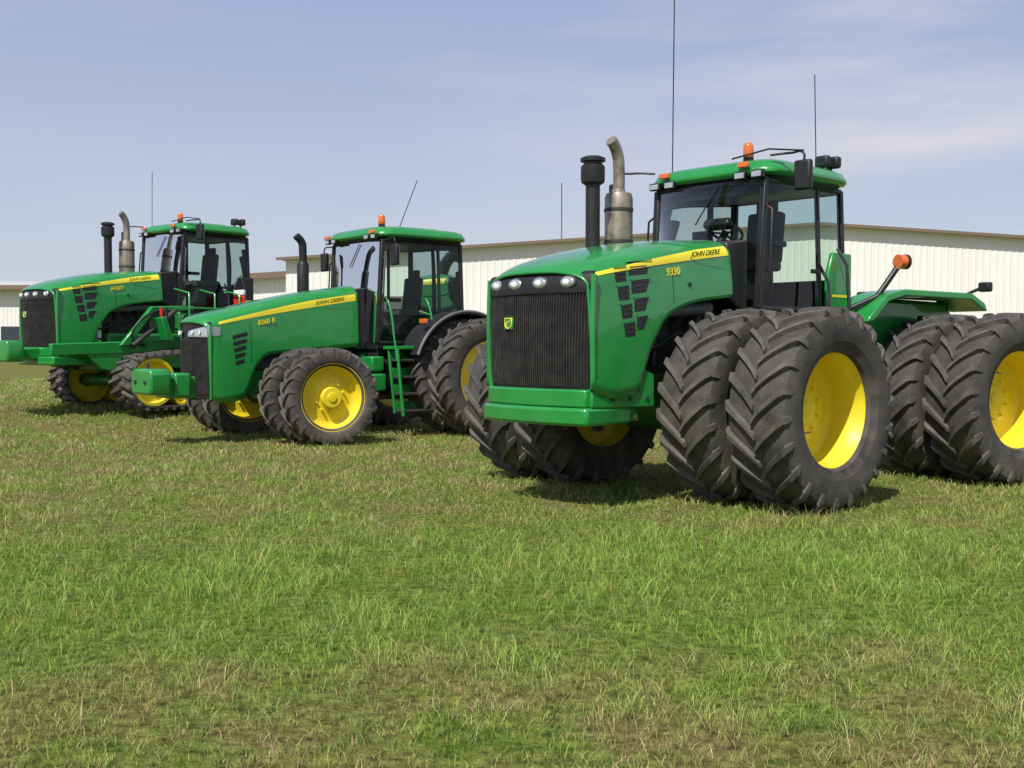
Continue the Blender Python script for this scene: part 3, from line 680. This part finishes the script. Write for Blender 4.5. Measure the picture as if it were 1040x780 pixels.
# ------------------------------------------------------------------ terrain
def hgt(x,y):
    s=(y-.5*x-22)/5; s=np.clip(s,0,1); s=s*s*(3-2*s)
    return .33*s+.012*np.sin(x*.9+1.3)*np.cos(y*.7)
def graded(a,b,near):
    out=[0.0];d=near
    while out[-1]<b: out.append(out[-1]+d); d=min(d*1.06,60)
    neg=[];d=near;c=0
    while c>a: c-=d; neg.append(c); d=min(d*1.06,60)
    return np.array(neg[::-1]+out)
gx=graded(-900,900,.4); gy=graded(-300,1500,.4)
X,Y=np.meshgrid(gx,gy); Z=hgt(X,Y)
v=np.stack([X.ravel(),Y.ravel(),Z.ravel()],1); nx=len(gx); ny_=len(gy)
f=[(j*nx+i,j*nx+i+1,(j+1)*nx+i+1,(j+1)*nx+i) for j in range(ny_-1) for i in range(nx-1)]
def grass_color(nt):
    big=noise(nt,.45,4); mid=noise(nt,1.3,7,rough=.72); fine=noise(nt,14,5); sm=noise(nt,5.5,4)
    tc=nt.nodes.new("ShaderNodeTexCoord"); sp=nt.nodes.new("ShaderNodeSeparateXYZ"); nt.links.new(tc.outputs["Object"],sp.inputs[0])
    wob=nt.nodes.new("ShaderNodeMath"); wob.operation='MULTIPLY_ADD'; wob.inputs[1].default_value=5.0; nt.links.new(big.outputs[0],wob.inputs[0]); nt.links.new(sp.outputs[1],wob.inputs[2])
    mr=nt.nodes.new("ShaderNodeMapRange"); mr.inputs[1].default_value=2.5; mr.inputs[2].default_value=32.5; nt.links.new(wob.outputs[0],mr.inputs[0])
    dryf=ramp(nt,mr.outputs[0],[(.10,(.85,.85,.85)),(.16,(.6,.6,.6)),(.205,(.10,.10,.10)),(.27,(.12,.12,.12)),(.33,(.55,.55,.55)),(.5,(.8,.8,.8)),(1,(.7,.7,.7))])
    r=ramp(nt,mid.outputs[0],[(.40,(0,0,0)),(.60,(1,1,1))])
    a1=nt.nodes.new("ShaderNodeMath"); a1.operation='MULTIPLY_ADD'; a1.inputs[1].default_value=.85; a1.inputs[2].default_value=.08; nt.links.new(r.outputs[0],a1.inputs[0])
    a2=nt.nodes.new("ShaderNodeMath"); a2.operation='MULTIPLY'; a2.use_clamp=True; nt.links.new(a1.outputs[0],a2.inputs[0])
    m2=nt.nodes.new("ShaderNodeMath"); m2.operation='MULTIPLY'; m2.inputs[1].default_value=1.2; nt.links.new(dryf.outputs[0],m2.inputs[0]); nt.links.new(m2.outputs[0],a2.inputs[1])
    g1=ramp(nt,sm.outputs[0],[(.35,(.17,.32,.040)),(.65,(.33,.44,.085))])
    straw=nt.nodes.new("ShaderNodeMix"); straw.data_type='RGBA'
    nt.links.new(a2.outputs[0],straw.inputs[0])
    nt.links.new(g1.outputs[0],straw.inputs[6]); straw.inputs[7].default_value=(.40,.33,.16,1)
    return straw,fine
m,nt,b=newmat("lawn_soil"); st,fine=grass_color(nt)
fr_=ramp(nt,fine.outputs[0],[(.32,(.16,.14,.12)),(.68,(.75,.70,.64))]); mm=nt.nodes.new("ShaderNodeMix"); mm.data_type='RGBA'; mm.blend_type='MULTIPLY'; mm.inputs[0].default_value=1
nt.links.new(st.outputs[2],mm.inputs[6]); nt.links.new(fr_.outputs[0],mm.inputs[7]); nt.links.new(mm.outputs[2],b.inputs["Base Color"])
b.inputs["Roughness"].default_value=.95; b.inputs["Specular IOR Level"].default_value=.1
bn=noise(nt,30,6); bp=nt.nodes.new("ShaderNodeBump"); bp.inputs["Strength"].default_value=.8; bp.inputs["Distance"].default_value=.05; nt.links.new(bn.outputs[0],bp.inputs["Height"]); nt.links.new(bp.outputs[0],b.inputs["Normal"])
LAWN=m
me=bpy.data.meshes.new("ground"); me.from_pydata(v.tolist(),[],f); me.materials.append(LAWN); me.polygons.foreach_set("use_smooth",[True]*len(f)); obj("ground",me,None)
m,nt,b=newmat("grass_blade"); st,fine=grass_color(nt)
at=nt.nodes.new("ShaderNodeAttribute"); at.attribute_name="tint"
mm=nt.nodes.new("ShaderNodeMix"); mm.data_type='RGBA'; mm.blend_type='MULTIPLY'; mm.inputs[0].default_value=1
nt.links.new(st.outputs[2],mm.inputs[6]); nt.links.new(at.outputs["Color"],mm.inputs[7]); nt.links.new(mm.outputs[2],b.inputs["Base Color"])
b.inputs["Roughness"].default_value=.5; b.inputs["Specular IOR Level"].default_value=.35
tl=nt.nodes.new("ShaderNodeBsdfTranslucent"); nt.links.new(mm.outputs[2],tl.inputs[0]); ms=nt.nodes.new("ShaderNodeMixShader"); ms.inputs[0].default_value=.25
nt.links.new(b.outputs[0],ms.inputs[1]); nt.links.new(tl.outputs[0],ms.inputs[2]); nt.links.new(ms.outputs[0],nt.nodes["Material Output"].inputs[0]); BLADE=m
NB=460000
u=np.random.rand(NB); y0,y1=3.3,38.0; e=.50
yy=(y0**e+u*(y1**e-y0**e))**(1/e)
xx=(np.random.rand(NB)*2-1)*(.56*yy+1.6)
def vnoise(x,y,s,seed):
    rs=np.random.RandomState(seed); g=rs.rand(256,256)
    X=x*s;Y=y*s; i=np.floor(X).astype(int); j=np.floor(Y).astype(int); fx=X-i; fy=Y-j; fx=fx*fx*(3-2*fx); fy=fy*fy*(3-2*fy)
    return (g[i%256,j%256]*(1-fx)+g[(i+1)%256,j%256]*fx)*(1-fy)+(g[i%256,(j+1)%256]*(1-fx)+g[(i+1)%256,(j+1)%256]*fx)*fy
# gather part of the blades into tufts
k=np.random.rand(NB)<.45
xx=np.where(k,np.round(xx/.11)*.11+.05*vnoise(np.round(xx/.11),np.round(yy/.11),1.7,9)*2+np.random.randn(NB)*.022,xx)
yy=np.where(k,np.round(yy/.11)*.11+.05*vnoise(np.round(xx/.11),np.round(yy/.11),1.3,11)*2+np.random.randn(NB)*.022,yy)
cl=vnoise(xx,yy,4.5,1)*.55+vnoise(xx,yy,1.3,2)*.45
tuft=np.clip((vnoise(xx,yy,6.1,5)-.62)*4,0,1)
zz=hgt(xx,yy)
band=np.exp(-((yy-7.4)/1.9)**2)
Hh=(.018+.042*np.random.rand(NB)**1.8)*(.25+1.4*cl)*(1+.55*band)*(1+1.1*tuft)*(1+np.clip(yy-8,0,20)*.01)
wd=.0036*np.maximum(1,yy/6.5)*(.55+.7*np.random.rand(NB))
an=np.random.rand(NB)*2*np.pi; ln=np.random.rand(NB)*2*np.pi; la=Hh*(.15+1.3*np.random.rand(NB))
dx,dy=np.cos(an)*wd/2,np.sin(an)*wd/2; lx,ly=np.cos(ln)*la,np.sin(ln)*la
V=np.zeros((NB,5,3),np.float32)
V[:,0]=np.stack([xx-dx,yy-dy,zz-.005],1); V[:,1]=np.stack([xx+dx,yy+dy,zz-.005],1)
V[:,2]=np.stack([xx-dx*.8+lx*.35,yy-dy*.8+ly*.35,zz+Hh*.6],1); V[:,3]=np.stack([xx+dx*.8+lx*.35,yy+dy*.8+ly*.35,zz+Hh*.6],1)
V[:,4]=np.stack([xx+lx,yy+ly,zz+Hh],1)
base=(np.arange(NB)*5)[:,None]; T=np.array([0,1,3,0,3,2,2,3,4])
L=(base+T).astype(np.int32).ravel()
me=bpy.data.meshes.new("grass"); me.vertices.add(NB*5); me.vertices.foreach_set("co",V.ravel()); me.loops.add(NB*9); me.loops.foreach_set("vertex_index",L)
me.polygons.add(NB*3); me.polygons.foreach_set("loop_start",(np.arange(NB*3)*3).astype(np.int32)); me.update(calc_edges=True)
ca=me.color_attributes.new("tint",'FLOAT_COLOR','POINT')
br=(.60+.75*np.random.rand(NB))*(.75+.5*cl); dry=(np.random.rand(NB)<.13)
c=np.stack([br*np.where(dry,1.7,1.0),br*np.where(dry,1.15,1.05),br*np.where(dry,1.9,.9),np.ones(NB)],1)
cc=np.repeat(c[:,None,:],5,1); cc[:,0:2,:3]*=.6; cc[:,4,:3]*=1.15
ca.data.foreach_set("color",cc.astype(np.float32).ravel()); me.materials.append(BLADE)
obj("grass",me,None)

# ------------------------------------------------------------------ buildings
CREAM=paint("cream_cladding",(.76,.75,.69),(.81,.80,.74),.5,scale=.4)
TRIM=paint("brown_trim",(.17,.12,.08),(.2,.14,.1),.6)
ROOF=paint("metal_roof",(.45,.44,.42),(.55,.54,.5),.5)
WIN=paint("window_glass",(.03,.04,.05),(.05,.06,.07),.1)
def clad(name,xs,y,z0,ztop,parent,pitch=.30,d=.022):
    v=[];f=[];x=xs[0]; prof=[(0,0),(.18,0),(.21,1),(.27,1)]
    while x<xs[1]:
        for a,o in prof:
            xx_=min(x+a*pitch/.30,xs[1]); v+=[(xx_,y-d*o,z0),(xx_,y-d*o,ztop(xx_))]
        x+=pitch
    n=len(v)//2
    for i in range(n-1): f.append((2*i,2*i+2,2*i+3,2*i+1))
    return add(name,v,f,CREAM,parent,False)
wh=bpy.data.objects.new("warehouse",None); COL.objects.link(wh); wh.location=(0,70,.3)
xl,xr_,xm=-14.6,54.0,19.7; ze,zm=6.75,8.95
gz=lambda x: zm-(zm-ze)*abs(x-xm)/(xm-xl)
clad("front_wall",(xl,xr_),0,-.4,gz,wh,.45)
v=[(xl,0,-.4),(xl,60,-.4),(xl,60,ze),(xl,0,ze),(xr_,0,-.4),(xr_,60,-.4),(xr_,60,ze),(xr_,0,ze)]
add("side_walls",v,[(0,1,2,3),(4,5,6,7)],CREAM,wh,False)
add("roof",[(xl-.5,-.5,ze),(xm,-.5,zm+.05),(xm,60,zm+.05),(xl-.5,60,ze),(xr_+.5,-.5,ze),(xr_+.5,60,ze)],[(0,1,2,3),(1,4,5,2)],ROOF,wh,False)
for a,b_ in(((xl-.5,ze),(xm,zm+.05)),((xm,zm+.05),(xr_+.5,ze))):
    prism("gable_trim",[(a[0],a[1]+.06),(b_[0],b_[1]+.06),(b_[0],b_[1]-.12),(a[0],a[1]-.12)],-.62,-.5,TRIM,wh,0)
for x in(-8,6):
    box("roller_door",x-2,x+2,-.09,-.04,-.3,4.2,GREY,wh,.01); box("door_frame",x-2.15,x+2.15,-.075,-.045,-.3,4.35,TRIM,wh,.01)
box("base_trim",xl,xr_,-.08,-.045,-.3,.25,TRIM,wh,0)
an_=bpy.data.objects.new("warehouse_annex",None); COL.objects.link(an_); an_.location=(0,76,.3)
clad("front_wall",(-21,-13),0,-.4,lambda x:5.9+.06*(x+21),an_)
add("side_wall",[(-21,0,-.4),(-21,30,-.4),(-21,30,5.9),(-21,0,5.9)],[(0,1,2,3)],CREAM,an_,False)
add("roof",[(-21.3,-.6,5.95),(-13,-.6,6.45),(-13,30,6.45),(-21.3,30,5.95)],[(0,1,2,3)],ROOF,an_,False)
prism("eave_trim",[(-21.3,6.0),(-13,6.5),(-13,6.1),(-21.3,5.6)],-.72,-.6,TRIM,an_,0)
of=bpy.data.objects.new("office_building",None); COL.objects.link(of); of.location=(0,82,.3)
clad("front_wall",(-55,-20.5),0,-.4,lambda x:5.6,of)
add("roof",[(-55.4,-.8,5.6),(-20,-.8,5.6),(-20,10,6.6),(-55.4,10,6.6)],[(0,1,2,3)],ROOF,of,False)
box("eave_trim",-55.4,-20,-.93,-.8,5.35,5.68,TRIM,of,0)
for i in range(11):
    x=-53+3*i; box("window",x-.7,x+.7,-.07,-.045,1.1,2.6,WIN,of,.01); box("window_sill",x-.8,x+.8,-.12,-.05,1.0,1.09,WHT,of,.01)
mast=bpy.data.objects.new("radio_mast",None); COL.objects.link(mast); mast.location=(4.2,92,.3)
tube("mast_pole",[(0,0,0),(0,0,14.9)],.05,GREY,mast)

# ------------------------------------------------------------------ light
el=math.radians(52); sd=Vector((-.42,-.91,0)).normalized()*math.cos(el)+Vector((0,0,math.sin(el)))
ld=bpy.data.lights.new("sun","SUN"); ld.energy=5.0; ld.angle=math.radians(.5); ld.color=(1,.96,.89)
so=bpy.data.objects.new("sun",ld); COL.objects.link(so); so.rotation_euler=sd.to_track_quat('Z','Y').to_euler(); so.location=(0,-20,40)
w=bpy.data.worlds.new("World"); scene.world=w; w.use_nodes=True; nt=w.node_tree; bg=nt.nodes["Background"]
sk=nt.nodes.new("ShaderNodeTexSky"); sk.sky_type='NISHITA'; sk.sun_disc=False; sk.sun_elevation=el; sk.sun_rotation=math.atan2(sd.x,sd.y)
sk.air_density=1.0; sk.dust_density=2.0; sk.ozone_density=1.5
bg.inputs[1].default_value=.10
tc=nt.nodes.new("ShaderNodeTexCoord"); mp=nt.nodes.new("ShaderNodeMapping"); mp.inputs["Scale"].default_value=(1.3,1.0,8.0); mp.inputs["Location"].default_value=(.3,.2,.1)
n1=nt.nodes.new("ShaderNodeTexNoise"); n1.inputs["Scale"].default_value=1.9; n1.inputs["Detail"].default_value=7; n1.inputs["Roughness"].default_value=.5
nt.links.new(tc.outputs["Generated"],mp.inputs[0]); nt.links.new(mp.outputs[0],n1.inputs["Vector"])
r=ramp(nt,n1.outputs[0],[(.44,(0,0,0)),(.70,(1,1,1))])
haze=nt.nodes.new("ShaderNodeMix"); haze.data_type='RGBA'; haze.inputs[0].default_value=.74
nt.links.new(sk.outputs[0],haze.inputs[6])
sp=nt.nodes.new("ShaderNodeSeparateXYZ"); nt.links.new(tc.outputs["Generated"],sp.inputs[0])
hz=ramp(nt,sp.outputs[2],[(0.0,(.72,.80,.90)),(.32,(.44,.51,.79)),(1.0,(.22,.28,.5))])
sc=nt.nodes.new("ShaderNodeVectorMath"); sc.operation='SCALE'; sc.inputs[3].default_value=9.3; nt.links.new(hz.outputs[0],sc.inputs[0]); nt.links.new(sc.outputs[0],haze.inputs[7])
mx_=nt.nodes.new("ShaderNodeMapRange"); mx_.inputs[1].default_value=-.15; mx_.inputs[2].default_value=.4; mx_.inputs[3].default_value=.15; mx_.inputs[4].default_value=.95; nt.links.new(sp.outputs[0],mx_.inputs[0])
ml=nt.nodes.new("ShaderNodeMath"); ml.operation='MULTIPLY'; nt.links.new(r.outputs[0],ml.inputs[0]); nt.links.new(mx_.outputs[0],ml.inputs[1])
cm=nt.nodes.new("ShaderNodeMix"); cm.data_type='RGBA'; cm.inputs[7].default_value=(7.3,7.0,7.6,1)
nt.links.new(ml.outputs[0],cm.inputs[0]); nt.links.new(haze.outputs[2],cm.inputs[6]); nt.links.new(cm.outputs[2],bg.inputs[0])
